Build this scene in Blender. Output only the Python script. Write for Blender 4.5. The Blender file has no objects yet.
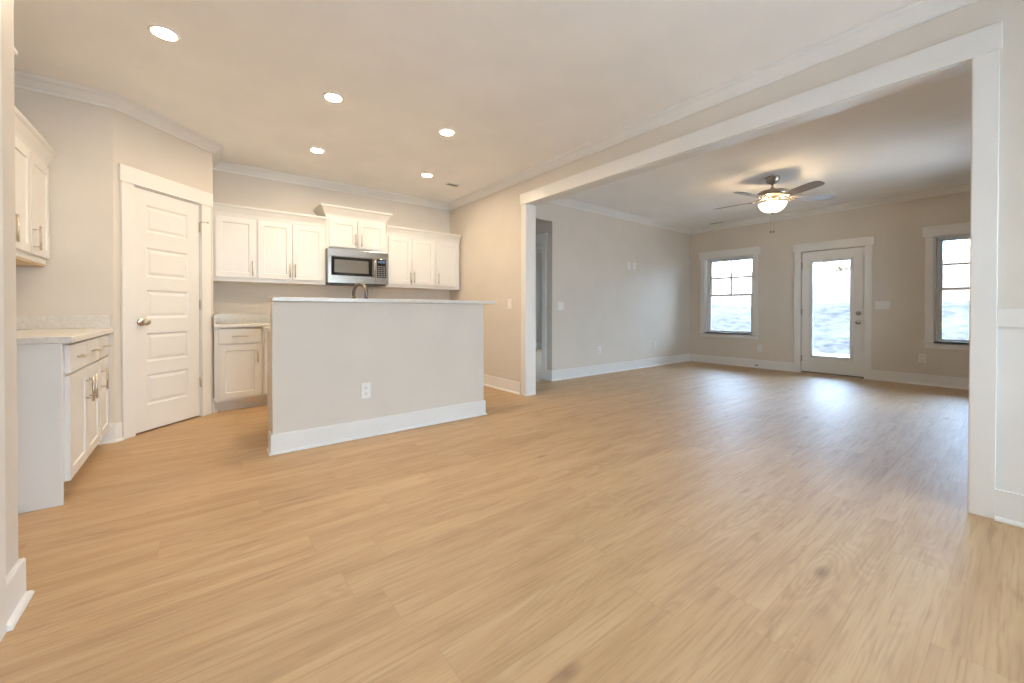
import bpy, bmesh, math, random
from mathutils import Vector, Matrix

sc = bpy.context.scene
col = sc.collection
R = math.radians
random.seed(7)

# ------------------------------------------------------------------ camera
EYE = 1.02
cam_d = bpy.data.cameras.new('camera')
cam = bpy.data.objects.new('camera', cam_d)
col.objects.link(cam)
cam.location = (0, 0, EYE)
PITCH, ROLL = R(0.45), R(0.05)
cam.rotation_euler = (Matrix.Rotation(-math.atan2(512 - 198.7, 403), 3, 'Z') @ Matrix.Rotation(R(90) - PITCH, 3, 'X') @ Matrix.Rotation(ROLL, 3, 'Z')).to_euler()
cam_d.sensor_width = 36
cam_d.lens = 403 / 1024 * 36
cam_d.shift_y = -(341.5 - 310.6 - 403 * math.tan(PITCH)) / 1024
cam_d.clip_start = 0.02
sc.camera = cam

# ------------------------------------------------------------------ view / light
sc.view_settings.view_transform = 'Standard'
sc.view_settings.look = 'None'
sc.view_settings.exposure = 0.0
sc.view_settings.gamma = 1.0
sc.view_settings.use_curve_mapping = False
sc.cycles.max_bounces = 10
sc.cycles.diffuse_bounces = 6
sc.cycles.glossy_bounces = 4
sc.cycles.transparent_max_bounces = 12
sc.cycles.sample_clamp_indirect = 6.0
sc.cycles.caustics_reflective = False
sc.cycles.caustics_refractive = False

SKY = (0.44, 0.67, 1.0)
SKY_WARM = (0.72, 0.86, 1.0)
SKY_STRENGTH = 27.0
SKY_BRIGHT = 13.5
SUN_STRENGTH = 95.0
DOWNLIGHT = 450.0
DOWNLIGHT_COL = (1.0, 0.785, 0.53)
FAN_BULB = 7.0
BOWL_EMIT = 3.0

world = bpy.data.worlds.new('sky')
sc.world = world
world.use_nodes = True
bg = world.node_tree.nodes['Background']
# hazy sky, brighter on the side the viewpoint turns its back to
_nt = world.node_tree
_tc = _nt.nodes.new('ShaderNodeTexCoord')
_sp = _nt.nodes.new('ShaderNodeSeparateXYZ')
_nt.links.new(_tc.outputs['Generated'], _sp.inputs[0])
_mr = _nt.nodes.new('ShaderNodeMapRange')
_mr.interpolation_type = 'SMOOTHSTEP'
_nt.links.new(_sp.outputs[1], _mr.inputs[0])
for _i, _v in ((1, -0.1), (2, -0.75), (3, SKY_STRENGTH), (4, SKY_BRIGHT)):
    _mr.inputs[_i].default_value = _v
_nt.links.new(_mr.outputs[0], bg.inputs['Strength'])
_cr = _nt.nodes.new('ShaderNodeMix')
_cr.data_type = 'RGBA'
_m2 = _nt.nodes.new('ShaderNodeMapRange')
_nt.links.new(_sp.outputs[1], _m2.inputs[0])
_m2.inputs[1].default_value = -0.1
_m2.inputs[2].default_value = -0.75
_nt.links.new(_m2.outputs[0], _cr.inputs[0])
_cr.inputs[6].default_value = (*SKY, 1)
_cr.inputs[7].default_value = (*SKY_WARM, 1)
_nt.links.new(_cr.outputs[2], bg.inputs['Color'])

sun_d = bpy.data.lights.new('sun', 'SUN')
sun_d.energy = SUN_STRENGTH
sun_d.color = (1.0, 0.97, 0.92)
sun_d.angle = R(0.6)
sun = bpy.data.objects.new('sun', sun_d)
col.objects.link(sun)
sun.location = (-10, 0, 12)
sun.rotation_euler = Vector((math.cos(R(30)), 0.10, -math.sin(R(30)))).to_track_quat('-Z', 'Y').to_euler()


def portal(name, loc, direction, sx, sy):
    d = bpy.data.lights.new(name, 'AREA')
    d.shape = 'RECTANGLE'
    d.size = sx
    d.size_y = sy
    d.cycles.is_portal = True
    o = bpy.data.objects.new(name, d)
    col.objects.link(o)
    o.location = loc
    o.rotation_euler = Vector(direction).to_track_quat('-Z', 'Z').to_euler()


portal('sky_portal', (8.12, 3.50, 1.32), (-1, 0, 0), 0.95, 1.5)
portal('sky_portal', (8.12, 1.94, 1.05), (-1, 0, 0), 0.6, 1.6)
portal('sky_portal', (8.12, 0.37, 1.32), (-1, 0, 0), 0.95, 1.5)
portal('sky_portal', (8.10, 6.4, 1.22), (-1, 0, 0), 2.8, 2.28)
portal('sky_portal', (1.45, -2.36, 1.18), (0, 1, 0), 2.7, 2.24)
portal('sky_portal', (6.0, -.52, 1.40), (0, 1, 0), 1.2, 1.6)


# ------------------------------------------------------------------ node helper
def new_mat(name):
    m = bpy.data.materials.new(name)
    m.use_nodes = True
    nt = m.node_tree
    b = nt.nodes['Principled BSDF']
    return m, nt, b


def nd(nt, typ, **kw):
    n = nt.nodes.new(typ)
    ins = kw.pop('ins', {})
    for k, v in kw.items():
        setattr(n, k, v)
    for k, v in ins.items():
        if hasattr(v, 'links') and hasattr(v, 'is_linked'):
            nt.links.new(v, n.inputs[k])
        else:
            n.inputs[k].default_value = v
    return n


def mth(nt, op, a, b=0.0, c=0.0):
    return nd(nt, 'ShaderNodeMath', operation=op, ins={0: a, 1: b, 2: c}).outputs[0]


def mixc(nt, fac, a, b, blend='MIX'):
    n = nt.nodes.new('ShaderNodeMix')
    n.data_type = 'RGBA'
    n.blend_type = blend
    for key, v in ((0, fac), (6, a), (7, b)):
        if hasattr(v, 'is_linked'):
            nt.links.new(v, n.inputs[key])
        else:
            n.inputs[key].default_value = v if key == 0 else (*v, 1)
    return n.outputs[2]


def ramp(nt, fac, stops):
    n = nt.nodes.new('ShaderNodeValToRGB')
    nt.links.new(fac, n.inputs[0])
    el = n.color_ramp.elements
    while len(el) < len(stops):
        el.new(0.5)
    for e, (p, c) in zip(el, stops):
        e.position = p
        e.color = (*c, 1)
    return n.outputs[0]


def paint(name, c, rough=0.5, bump=0.02, scale=220, var=0.02, spec=0.5):
    """painted surface: faint mottling and a fine roller stipple"""
    m, nt, b = new_mat(name)
    tc = nd(nt, 'ShaderNodeTexCoord').outputs['Object']
    n1 = nd(nt, 'ShaderNodeTexNoise', ins={'Vector': tc, 'Scale': 2.5, 'Detail': 3.0}).outputs[0]
    n2 = nd(nt, 'ShaderNodeTexNoise', ins={'Vector': tc, 'Scale': float(scale), 'Detail': 2.0}).outputs[0]
    lo = tuple(max(0, x * (1 - var)) for x in c)
    hi = tuple(min(1, x * (1 + var)) for x in c)
    nt.links.new(ramp(nt, n1, [(0.35, lo), (0.65, hi)]), b.inputs['Base Color'])
    b.inputs['Roughness'].default_value = rough
    b.inputs['Specular IOR Level'].default_value = spec
    bp = nd(nt, 'ShaderNodeBump', ins={'Height': n2, 'Strength': bump, 'Distance': 0.002})
    nt.links.new(bp.outputs[0], b.inputs['Normal'])
    return m


def metal(name, c, rough=0.3, brush=(1, 60, 60)):
    m, nt, b = new_mat(name)
    tc = nd(nt, 'ShaderNodeTexCoord').outputs['Object']
    mp = nd(nt, 'ShaderNodeMapping', ins={'Vector': tc, 'Scale': brush}).outputs[0]
    n1 = nd(nt, 'ShaderNodeTexNoise', ins={'Vector': mp, 'Scale': 12.0, 'Detail': 3.0}).outputs[0]
    nt.links.new(ramp(nt, n1, [(0.3, tuple(x * .93 for x in c)), (0.7, c)]), b.inputs['Base Color'])
    b.inputs['Metallic'].default_value = 1.0
    r = nd(nt, 'ShaderNodeMapRange', ins={0: n1, 3: rough * .8, 4: rough * 1.2}).outputs[0]
    nt.links.new(r, b.inputs['Roughness'])
    return m


def plain(name, c, rough=0.4, metallic=0.0, emit=None, es=0.0):
    m, nt, b = new_mat(name)
    tc = nd(nt, 'ShaderNodeTexCoord').outputs['Object']
    n1 = nd(nt, 'ShaderNodeTexNoise', ins={'Vector': tc, 'Scale': 30.0}).outputs[0]
    nt.links.new(ramp(nt, n1, [(0.3, tuple(x * .96 for x in c)), (0.7, c)]), b.inputs['Base Color'])
    b.inputs['Roughness'].default_value = rough
    b.inputs['Metallic'].default_value = metallic
    if emit:
        b.inputs['Emission Color'].default_value = (*emit, 1)
        b.inputs['Emission Strength'].default_value = es
    return m


def floor_mat():
    m, nt, b = new_mat('oak_planks')
    tc = nd(nt, 'ShaderNodeTexCoord').outputs['Object']
    sep = nd(nt, 'ShaderNodeSeparateXYZ', ins={0: tc})
    x, y = sep.outputs[0], sep.outputs[1]
    PW, PL = 0.182, 1.25
    yr = mth(nt, 'DIVIDE', y, PW)
    row = mth(nt, 'FLOOR', yr)
    wr = nd(nt, 'ShaderNodeTexWhiteNoise', noise_dimensions='1D', ins={'W': row}).outputs['Value']
    xo = mth(nt, 'ADD', mth(nt, 'DIVIDE', x, PL), wr)
    idx = mth(nt, 'FLOOR', xo)
    cmb = nd(nt, 'ShaderNodeCombineXYZ', ins={0: row, 1: idx, 2: 0.0}).outputs[0]
    rnd = nd(nt, 'ShaderNodeTexWhiteNoise', noise_dimensions='2D', ins={'Vector': cmb}).outputs['Value']
    off = mth(nt, 'MULTIPLY', rnd, 37.0)
    # broad soft streaks along the plank, fine pores, cathedral figure
    v1 = nd(nt, 'ShaderNodeCombineXYZ', ins={0: mth(nt, 'MULTIPLY', x, 1.1), 1: mth(nt, 'MULTIPLY', y, 9.0), 2: off}).outputs[0]
    s1 = nd(nt, 'ShaderNodeTexNoise', ins={'Vector': v1, 'Scale': 1.5, 'Detail': 4.0, 'Roughness': 0.55}).outputs[0]
    v2 = nd(nt, 'ShaderNodeCombineXYZ', ins={0: mth(nt, 'MULTIPLY', x, 4.0), 1: mth(nt, 'MULTIPLY', y, 115.0), 2: off}).outputs[0]
    s2 = nd(nt, 'ShaderNodeTexNoise', ins={'Vector': v2, 'Scale': 1.0, 'Detail': 3.0}).outputs[0]
    v3 = nd(nt, 'ShaderNodeCombineXYZ', ins={0: mth(nt, 'MULTIPLY', x, 1.3), 1: mth(nt, 'MULTIPLY', y, 6.5), 2: off}).outputs[0]
    n3 = nd(nt, 'ShaderNodeTexNoise', ins={'Vector': v3, 'Scale': 1.0, 'Detail': 1.0}).outputs[0]
    ring = mth(nt, 'SINE', mth(nt, 'MULTIPLY', n3, 95.0))
    ring = mth(nt, 'MULTIPLY_ADD', ring, 0.5, 0.5)
    n4 = nd(nt, 'ShaderNodeTexNoise', ins={'Vector': v1, 'Scale': 0.7, 'Detail': 1.0}).outputs[0]
    rmask = nd(nt, 'ShaderNodeMapRange', ins={0: n4, 1: 0.48, 2: 0.62}).outputs[0]
    # knots
    v5 = nd(nt, 'ShaderNodeCombineXYZ', ins={0: mth(nt, 'MULTIPLY', x, 1.5), 1: mth(nt, 'MULTIPLY', y, 3.6), 2: off}).outputs[0]
    vor = nd(nt, 'ShaderNodeTexVoronoi', ins={'Vector': v5, 'Scale': 0.85}).outputs['Distance']
    knot = nd(nt, 'ShaderNodeMapRange', ins={0: vor, 1: 0.09, 2: 0.015, 3: 0.0, 4: 1.0}).outputs[0]
    c = ramp(nt, s1, [(0.28, (0.43, 0.272, 0.138)), (0.5, (0.49, 0.322, 0.170)), (0.72, (0.53, 0.362, 0.202))])
    c = mixc(nt, mth(nt, 'MULTIPLY', mth(nt, 'MULTIPLY', ring, rmask), 0.24), c, (0.30, 0.185, 0.095))
    pore = nd(nt, 'ShaderNodeMapRange', ins={0: s2, 1: 0.50, 2: 0.70, 3: 0.0, 4: 0.40}).outputs[0]
    c = mixc(nt, pore, c, (0.28, 0.17, 0.09))
    c = mixc(nt, mth(nt, 'MULTIPLY', knot, 0.65), c, (0.17, 0.10, 0.055))
    v6 = nd(nt, 'ShaderNodeCombineXYZ', ins={0: mth(nt, 'MULTIPLY', x, 3.2), 1: mth(nt, 'MULTIPLY', y, 24.0), 2: off}).outputs[0]
    s6 = nd(nt, 'ShaderNodeTexNoise', ins={'Vector': v6, 'Scale': 1.0, 'Detail': 3.0, 'Roughness': 0.6, 'Distortion': 0.4}).outputs[0]
    dash = nd(nt, 'ShaderNodeMapRange', ins={0: s6, 1: 0.60, 2: 0.74, 3: 0.0, 4: 0.55}).outputs[0]
    c = mixc(nt, dash, c, (0.30, 0.18, 0.09))
    tint = nd(nt, 'ShaderNodeMapRange', ins={0: rnd, 3: 0.955, 4: 1.035}).outputs[0]
    hsv = nd(nt, 'ShaderNodeHueSaturation', ins={'Color': c, 'Value': tint})
    c = hsv.outputs[0]
    # seams
    fy = mth(nt, 'FRACT', yr)
    ey = mth(nt, 'MULTIPLY', mth(nt, 'MINIMUM', fy, mth(nt, 'SUBTRACT', 1.0, fy)), PW)
    fx = mth(nt, 'FRACT', xo)
    ex = mth(nt, 'MULTIPLY', mth(nt, 'MINIMUM', fx, mth(nt, 'SUBTRACT', 1.0, fx)), PL)
    e = mth(nt, 'MINIMUM', ex, ey)
    seam = nd(nt, 'ShaderNodeMapRange', ins={0: e, 1: 0.0006, 2: 0.0016, 3: 1.0, 4: 0.0}).outputs[0]
    c = mixc(nt, mth(nt, 'MULTIPLY', seam, 0.25), c, (0.18, 0.11, 0.06))
    nt.links.new(c, b.inputs['Base Color'])
    rr = nd(nt, 'ShaderNodeMapRange', ins={0: s2, 3: 0.44, 4: 0.60}).outputs[0]
    nt.links.new(rr, b.inputs['Roughness'])
    b.inputs['Specular IOR Level'].default_value = 0.6
    h = mth(nt, 'SUBTRACT', mth(nt, 'MULTIPLY', s2, 0.25), seam)
    bp = nd(nt, 'ShaderNodeBump', ins={'Height': h, 'Strength': 0.12, 'Distance': 0.001})
    nt.links.new(bp.outputs[0], b.inputs['Normal'])
    return m


def quartz_mat():
    m, nt, b = new_mat('veined_quartz')
    tc = nd(nt, 'ShaderNodeTexCoord').outputs['Object']
    n1 = nd(nt, 'ShaderNodeTexNoise', ins={'Vector': tc, 'Scale': 3.0, 'Detail': 6.0, 'Distortion': 1.6}).outputs[0]
    v = mth(nt, 'ABSOLUTE', mth(nt, 'SUBTRACT', n1, 0.5))
    vein = nd(nt, 'ShaderNodeMapRange', ins={0: v, 1: 0.0, 2: 0.05, 3: 1.0, 4: 0.0}).outputs[0]
    n2 = nd(nt, 'ShaderNodeTexNoise', ins={'Vector': tc, 'Scale': 60.0, 'Detail': 2.0}).outputs[0]
    c = ramp(nt, n2, [(0.35, (0.66, 0.64, 0.60)), (0.65, (0.74, 0.72, 0.68))])
    c = mixc(nt, mth(nt, 'MULTIPLY', vein, 0.18), c, (0.56, 0.53, 0.48))
    nt.links.new(c, b.inputs['Base Color'])
    b.inputs['Roughness'].default_value = 0.22
    return m


def glass_mat():
    m, nt, b = new_mat('window_glass')
    out = nt.nodes['Material Output']
    nt.nodes.remove(b)
    tr = nd(nt, 'ShaderNodeBsdfTransparent', ins={'Color': (0.96, 0.98, 0.98, 1)})
    gl = nd(nt, 'ShaderNodeBsdfGlossy', ins={'Color': (1, 1, 1, 1), 'Roughness': 0.02})
    fr = nd(nt, 'ShaderNodeFresnel', ins={'IOR': 1.45})
    mx = nt.nodes.new('ShaderNodeMixShader')
    nt.links.new(fr.outputs[0], mx.inputs[0])
    nt.links.new(tr.outputs[0], mx.inputs[1])
    nt.links.new(gl.outputs[0], mx.inputs[2])
    nt.links.new(mx.outputs[0], out.inputs[0])
    return m


def earth_mat():
    m, nt, b = new_mat('straw_covered_earth')
    tc = nd(nt, 'ShaderNodeTexCoord').outputs['Object']
    mp = nd(nt, 'ShaderNodeMapping', ins={'Vector': tc, 'Scale': (1.6, 1.3, 3.0)}).outputs[0]
    n1 = nd(nt, 'ShaderNodeTexNoise', ins={'Vector': mp, 'Scale': 2.8, 'Detail': 8.0, 'Roughness': 0.7, 'Distortion': 0.6}).outputs[0]
    n2 = nd(nt, 'ShaderNodeTexNoise', ins={'Vector': mp, 'Scale': 9.0, 'Detail': 4.0, 'Roughness': 0.7}).outputs[0]
    c = ramp(nt, n1, [(0.38, (0.016, 0.009, 0.007)), (0.47, (0.046, 0.033, 0.024)), (0.56, (0.075, 0.057, 0.044))])
    c = mixc(nt, nd(nt, 'ShaderNodeMapRange', ins={0: n2, 1: 0.5, 2: 0.68, 3: 0.0, 4: 0.7}).outputs[0], c, (0.011, 0.006, 0.005))
    nt.links.new(c, b.inputs['Base Color'])
    b.inputs['Roughness'].default_value = 0.95
    return m


WALL = paint('greige_wall_paint', (0.66, 0.61, 0.545), 0.6, 0.03)
CEIL = paint('ceiling_paint', (0.885, 0.885, 0.885), 0.75, 0.05, 160)
TRIM = paint('white_trim_enamel', (0.77, 0.765, 0.75), 0.32, 0.01)
CAB = paint('white_cabinet_lacquer', (0.74, 0.735, 0.72), 0.35, 0.008)
CABIN = paint('cabinet_birch_interior', (0.62, 0.45, 0.27), 0.5, 0.01)
FLOOR = floor_mat()
QUARTZ = quartz_mat()
NICKEL = metal('satin_nickel', (0.62, 0.56, 0.47), 0.30)
STEEL = metal('brushed_stainless', (0.50, 0.465, 0.42), 0.25, (2, 80, 80))
BRONZE = metal('dark_bronze', (0.16, 0.135, 0.115), 0.32)
FANMETAL = metal('fan_brushed_nickel', (0.42, 0.38, 0.33), 0.35)
BLADE = plain('fan_blade_grey_wood', (0.24, 0.205, 0.175), 0.38)
BLACKGLASS = plain('black_oven_glass', (0.015, 0.014, 0.013), 0.08)
WINGLASS = plain('oven_window_mesh', (0.15, 0.145, 0.135), 0.18)
BLACK = plain('black_plastic', (0.03, 0.03, 0.03), 0.4)
KEYS = plain('grey_keypad_print', (0.20, 0.20, 0.20), 0.4)
LOUVRE = plain('grey_vent_louvres', (0.42, 0.41, 0.39), 0.5)
DISPLAY = plain('oven_display', (0.02, 0.03, 0.05), 0.2, emit=(0.45, 0.62, 1.0), es=0.25)
PLASTIC = plain('white_plate_plastic', (0.80, 0.79, 0.77), 0.35)
SLOT = plain('dark_slot', (0.10, 0.095, 0.09), 0.5)
VINYL = plain('window_vinyl', (0.70, 0.71, 0.71), 0.4)
GLASS = glass_mat()
LENS = plain('downlight_lens', (0.9, 0.9, 0.9), 0.5, emit=DOWNLIGHT_COL, es=DOWNLIGHT)
BOWL = plain('frosted_bowl_glass', (0.9, 0.86, 0.78), 0.35, emit=(1.0, 0.80, 0.55), es=BOWL_EMIT)
THRESH = plain('bronze_threshold', (0.30, 0.24, 0.17), 0.45, 0.3)
SWEEP = plain('dark_door_sweep', (0.03, 0.025, 0.02), 0.6)
EARTH = earth_mat()
CONC = paint('bounce_slab_concrete', (0.72, 0.72, 0.71), 0.85, 0.2, 40, 0.06)
SLAB = paint('grey_patio_concrete', (0.25, 0.245, 0.24), 0.85, 0.2, 40, 0.08)  # one even grey, tuned to how bright the slab should render
BARK = paint('grey_bark', (0.16, 0.13, 0.11), 0.9, 0.3, 30, 0.2)
TWIG = paint('brown_twigs', (0.14, 0.12, 0.08), 0.9, 0.2, 30, 0.2)
ROOF = paint('grey_shingle', (0.12, 0.12, 0.12), 0.9, 0.3, 20, 0.15)

# ------------------------------------------------------------------ mesh helper
OFF = {}


class MB:
    def __init__(self):
        self.v, self.f, self.sm = [], [], []

    def add(self, vs, fs, smooth=False):
        n = len(self.v)
        self.v += [tuple(p) for p in vs]
        self.f += [tuple(i + n for i in f) for f in fs]
        self.sm += [smooth] * len(fs)
        return self

    def box(self, x0, x1, y0, y1, z0, z1):
        x0, x1 = min(x0, x1), max(x0, x1)
        y0, y1 = min(y0, y1), max(y0, y1)
        z0, z1 = min(z0, z1), max(z0, z1)
        v = [(x0, y0, z0), (x1, y0, z0), (x1, y1, z0), (x0, y1, z0), (x0, y0, z1), (x1, y0, z1), (x1, y1, z1), (x0, y1, z1)]
        return self.add(v, [(0, 3, 2, 1), (4, 5, 6, 7), (0, 1, 5, 4), (1, 2, 6, 5), (2, 3, 7, 6), (3, 0, 4, 7)])

    def prism(self, poly, z0, z1):
        n = len(poly)
        v = [(x, y, z0) for x, y in poly] + [(x, y, z1) for x, y in poly]
        f = [tuple(reversed(range(n))), tuple(range(n, 2 * n))]
        f += [(i, (i + 1) % n, n + (i + 1) % n, n + i) for i in range(n)]
        return self.add(v, f)

    def tube(self, pts, rad, n=10, caps=True):
        pts = [Vector(p) for p in pts]
        rads = rad if isinstance(rad, (list, tuple)) else [rad] * len(pts)
        vs, fs = [], []
        prev = None
        for i, p in enumerate(pts):
            t = (pts[min(i + 1, len(pts) - 1)] - pts[max(i - 1, 0)]).normalized()
            if prev is None:
                a = t.orthogonal().normalized()
            else:
                a = (prev - t * prev.dot(t)).normalized()
            prev = a
            b = t.cross(a)
            for k in range(n):
                an = 2 * math.pi * k / n
                vs.append(p + (a * math.cos(an) + b * math.sin(an)) * rads[i])
        for i in range(len(pts) - 1):
            for k in range(n):
                k2 = (k + 1) % n
                fs.append((i * n + k, i * n + k2, (i + 1) * n + k2, (i + 1) * n + k))
        self.add(vs, fs, True)
        if caps:
            m = len(self.v) - len(vs)
            self.f.append(tuple(m + k for k in reversed(range(n))))
            self.f.append(tuple(m + (len(pts) - 1) * n + k for k in range(n)))
            self.sm += [False, False]
        return self

    def lathe(self, prof, c=(0, 0, 0), n=32, axis='Z', smooth=True):
        """prof: (r, h) list, h along the axis"""
        vs, fs = [], []
        for r, h in prof:
            for k in range(n):
                an = 2 * math.pi * k / n
                ca, sa = r * math.cos(an), r * math.sin(an)
                p = {'Z': (ca, sa, h), 'Y': (ca, h, sa), 'X': (h, ca, sa)}[axis]
                vs.append((p[0] + c[0], p[1] + c[1], p[2] + c[2]))
        for i in range(len(prof) - 1):
            for k in range(n):
                k2 = (k + 1) % n
                fs.append((i * n + k, i * n + k2, (i + 1) * n + k2, (i + 1) * n + k))
        if prof[0][0] > 1e-5:
            fs.append(tuple(reversed(range(n))))
        if prof[-1][0] > 1e-5:
            fs.append(tuple((len(prof) - 1) * n + k for k in range(n)))
        return self.add(vs, fs, smooth)

    def sweep(self, path, prof, closed=False):
        """prof (d, z) pushed along the left-hand normal of the plan path, mitred"""
        P = [Vector((p[0], p[1])) for p in path]
        n, m = len(P), len(prof)
        vs, fs = [], []
        for i in range(n):
            a = P[i] - P[i - 1] if (i > 0 or closed) else None
            b = P[(i + 1) % n] - P[i] if (i < n - 1 or closed) else None
            na = Vector((-a.y, a.x)).normalized() if a is not None else None
            nb = Vector((-b.y, b.x)).normalized() if b is not None else None
            if na is None:
                w = nb
            elif nb is None:
                w = na
            else:
                w = (na + nb) / (1 + na.dot(nb))
            for d, z in prof:
                vs.append((P[i].x + w.x * d, P[i].y + w.y * d, z))
        for i in range(n if closed else n - 1):
            j = (i + 1) % n
            for k in range(m):
                k2 = (k + 1) % m
                fs.append((i * m + k, i * m + k2, j * m + k2, j * m + k))
        if not closed:
            fs.append(tuple(reversed(range(m))))
            fs.append(tuple((n - 1) * m + k for k in range(m)))
        return self.add(vs, fs)

    def build(self, name, mat, parent=None, loc=None, bevel=0.0, seg=2):
        """top level: loc is the world origin and the shape is given in world coordinates.
        with a parent: the shape is given in world coordinates if the parent is unrotated
        and registered in OFF, otherwise in the parent's own frame."""
        o_ = (0, 0, 0)
        if parent is not None:
            o_ = OFF.get(parent.name, (0, 0, 0))
        elif loc is not None:
            o_ = loc
        me = bpy.data.meshes.new(name)
        me.from_pydata([(x - o_[0], y - o_[1], z - o_[2]) for x, y, z in self.v], [], self.f)
        bm = bmesh.new()
        bm.from_mesh(me)
        bmesh.ops.recalc_face_normals(bm, faces=bm.faces)
        bm.to_mesh(me)
        bm.free()
        for p, s in zip(me.polygons, self.sm):
            p.use_smooth = s
        me.materials.append(mat)
        o = bpy.data.objects.new(name, me)
        col.objects.link(o)
        if parent is not None:
            o.parent = parent
            OFF[o.name] = o_
        elif loc is not None:
            o.location = loc
            OFF[o.name] = tuple(loc)
        if bevel:
            md = o.modifiers.new('bevel', 'BEVEL')
            md.width = bevel
            md.segments = seg
            md.limit_method = 'ANGLE'
            md.angle_limit = R(40)
        return o


def tag(o, label, cat, group=None):
    o['label'] = label
    o['category'] = cat
    if group:
        o['group'] = group
    return o


def thing(name, label, cat, loc=(0, 0, 0), rz=0.0, group=None, world=False):
    o = bpy.data.objects.new(name, None)
    col.objects.link(o)
    o.location = loc
    o.rotation_euler = (0, 0, rz)
    o.empty_display_size = 0.05
    OFF[o.name] = tuple(loc) if world else (0, 0, 0)
    return tag(o, label, cat, group)


def struct(o):
    o['kind'] = 'structure'
    return o


def struct_root(name, loc=(0, 0, 0), rz=0.0, world=False):
    o = bpy.data.objects.new(name, None)
    col.objects.link(o)
    o.location = loc
    o.rotation_euler = (0, 0, rz)
    o.empty_display_size = 0.05
    OFF[o.name] = tuple(loc) if world else (0, 0, 0)
    o['kind'] = 'structure'
    return o


def copy_tree(o, parent=None):
    c = o.copy()
    col.objects.link(c)
    if parent is not None:
        c.parent = parent
    OFF[c.name] = OFF.get(o.name, (0, 0, 0))
    for ch in list(o.children):
        copy_tree(ch, c)
    return c


# ------------------------------------------------------------------ plan
XO, XO2 = 3.09, 3.21          # wall with the wide cased opening
YB = 5.55                     # kitchen back wall
XL = -1.16                    # kitchen left wall
YE = 4.356                    # short wall behind the left counter
XN, YN = -0.502, 2.17          # near wall corner at the left edge
AX, AY = -0.518, 4.356        # angled pantry wall, from A to B
BX, BY = 0.115, 4.989
XW, XW2 = 7.89, 8.06          # window wall of the living room
YL = 4.26                     # living room left wall
YR = -0.37                    # living room right wall
XH = 4.05                     # corner of the hallway
YF = -2.2                     # wall behind the viewpoint
CZ = 2.66
OP0, OP1, OPZ = 0.190, 3.68, 2.286

# floor, ceiling
struct(MB().box(-1.3, 8.12, -2.35, 8.35, -0.12, 0.0).build('floor', FLOOR))
struct(MB().box(-1.3, 8.09, -2.32, 8.32, CZ, CZ + 0.1).build('ceiling', CEIL))

# walls
w = MB().box(XO, XO2, YF - .12, OP0 - .02, 0, CZ).box(XO, XO2, OP1 + .02, 6.3, 0, CZ).box(XO, XO2, OP0 - .02, OP1 + .02, OPZ + .02, CZ)
struct(w.build('wall_right', WALL))
struct(MB().box(BX - .12, XO, YB, YB + .12, 0, CZ).build('wall_back', WALL))
struct(MB().prism([(BX, BY), (BX, YB), (BX - .12, YB), (BX - .12, BY + .05)], 0, CZ).build('wall_pantry_side', WALL))
struct(MB().box(XL - .12, AX, YE, YE + .12, 0, CZ).build('wall_left_end', WALL))
struct(MB().box(XL - .12, XL, YN - .12, YE, 0, CZ).build('wall_left', WALL))
struct(MB().box(XL, XN, YN - .12, YN, 0, CZ).box(XN - .12, XN, YF - .12, YN - .12, 0, CZ).build('wall_near_left', WALL))
# wall behind the viewpoint, with a triple window added for daylight
FW0, FW1, FZ0, FZ1 = 0.1, 2.8, 0.06, 2.3
struct(MB().box(XN, FW0, YF - .12, YF, 0, CZ).box(FW1, XO, YF - .12, YF, 0, CZ)
       .box(FW0, FW1, YF - .12, YF, 0, FZ0).box(FW0, FW1, YF - .12, YF, FZ1, CZ).build('wall_front', WALL))
# angled pantry wall (local frame: x along the wall, -y towards the room)
PD0, PD1, PDZ = 0.133, 0.757, 2.035
PL = math.hypot(BX - AX, BY - AY)
pw = MB().box(0, PD0, 0, .12, 0, CZ).box(PD1, PL, 0, .12, 0, CZ).box(PD0, PD1, 0, .12, PDZ, CZ).build('wall_pantry', WALL)
pw.location = (AX, AY, 0)
pw.rotation_euler = (0, 0, R(45))
struct(pw)
# pantry interior
struct(MB().box(-1.3, -1.18, YE + .12, YB + .12, 0, CZ).box(-1.18, BX - .12, YB, YB + .12, 0, CZ).build('wall_pantry_inner', WALL))

# living room walls
WIN1 = (3.066, 3.941)
WIN2 = (-0.068, 0.807)
WINZ = (0.611, 2.030)
DR = (1.515, 2.347, 2.0)
ww = MB()
ys = [YR - .12, WIN2[0], WIN2[1], DR[0], DR[1], WIN1[0], WIN1[1], YL + .12]
for a, b2 in ((0, 1), (2, 3), (4, 5), (6, 7)):
    ww.box(XW, XW2, ys[a], ys[b2], 0, CZ)
for wn in (WIN1, WIN2):
    ww.box(XW, XW2, wn[0], wn[1], 0, WINZ[0] - .03).box(XW, XW2, wn[0], wn[1], WINZ[1], CZ)
ww.box(XW, XW2, DR[0], DR[1], DR[2], CZ)
struct(ww.build('wall_living_back', WALL))
struct(MB().box(XH, XW, YL, YL + .12, 0, CZ).box(XO2, XH, YL, YL + .12, 2.318, CZ).build('wall_living_left', WALL))
LW0, LW1 = 5.4, 6.6         # unseen side-wall window, added to brighten the living room
struct(MB().box(XO2, LW0, YR - .12, YR, 0, CZ).box(LW1, XW, YR - .12, YR, 0, CZ).box(LW0, LW1, YR - .12, YR, 0, .6).box(LW0, LW1, YR - .12, YR, 2.2, CZ).build('wall_living_right', WALL))
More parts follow.
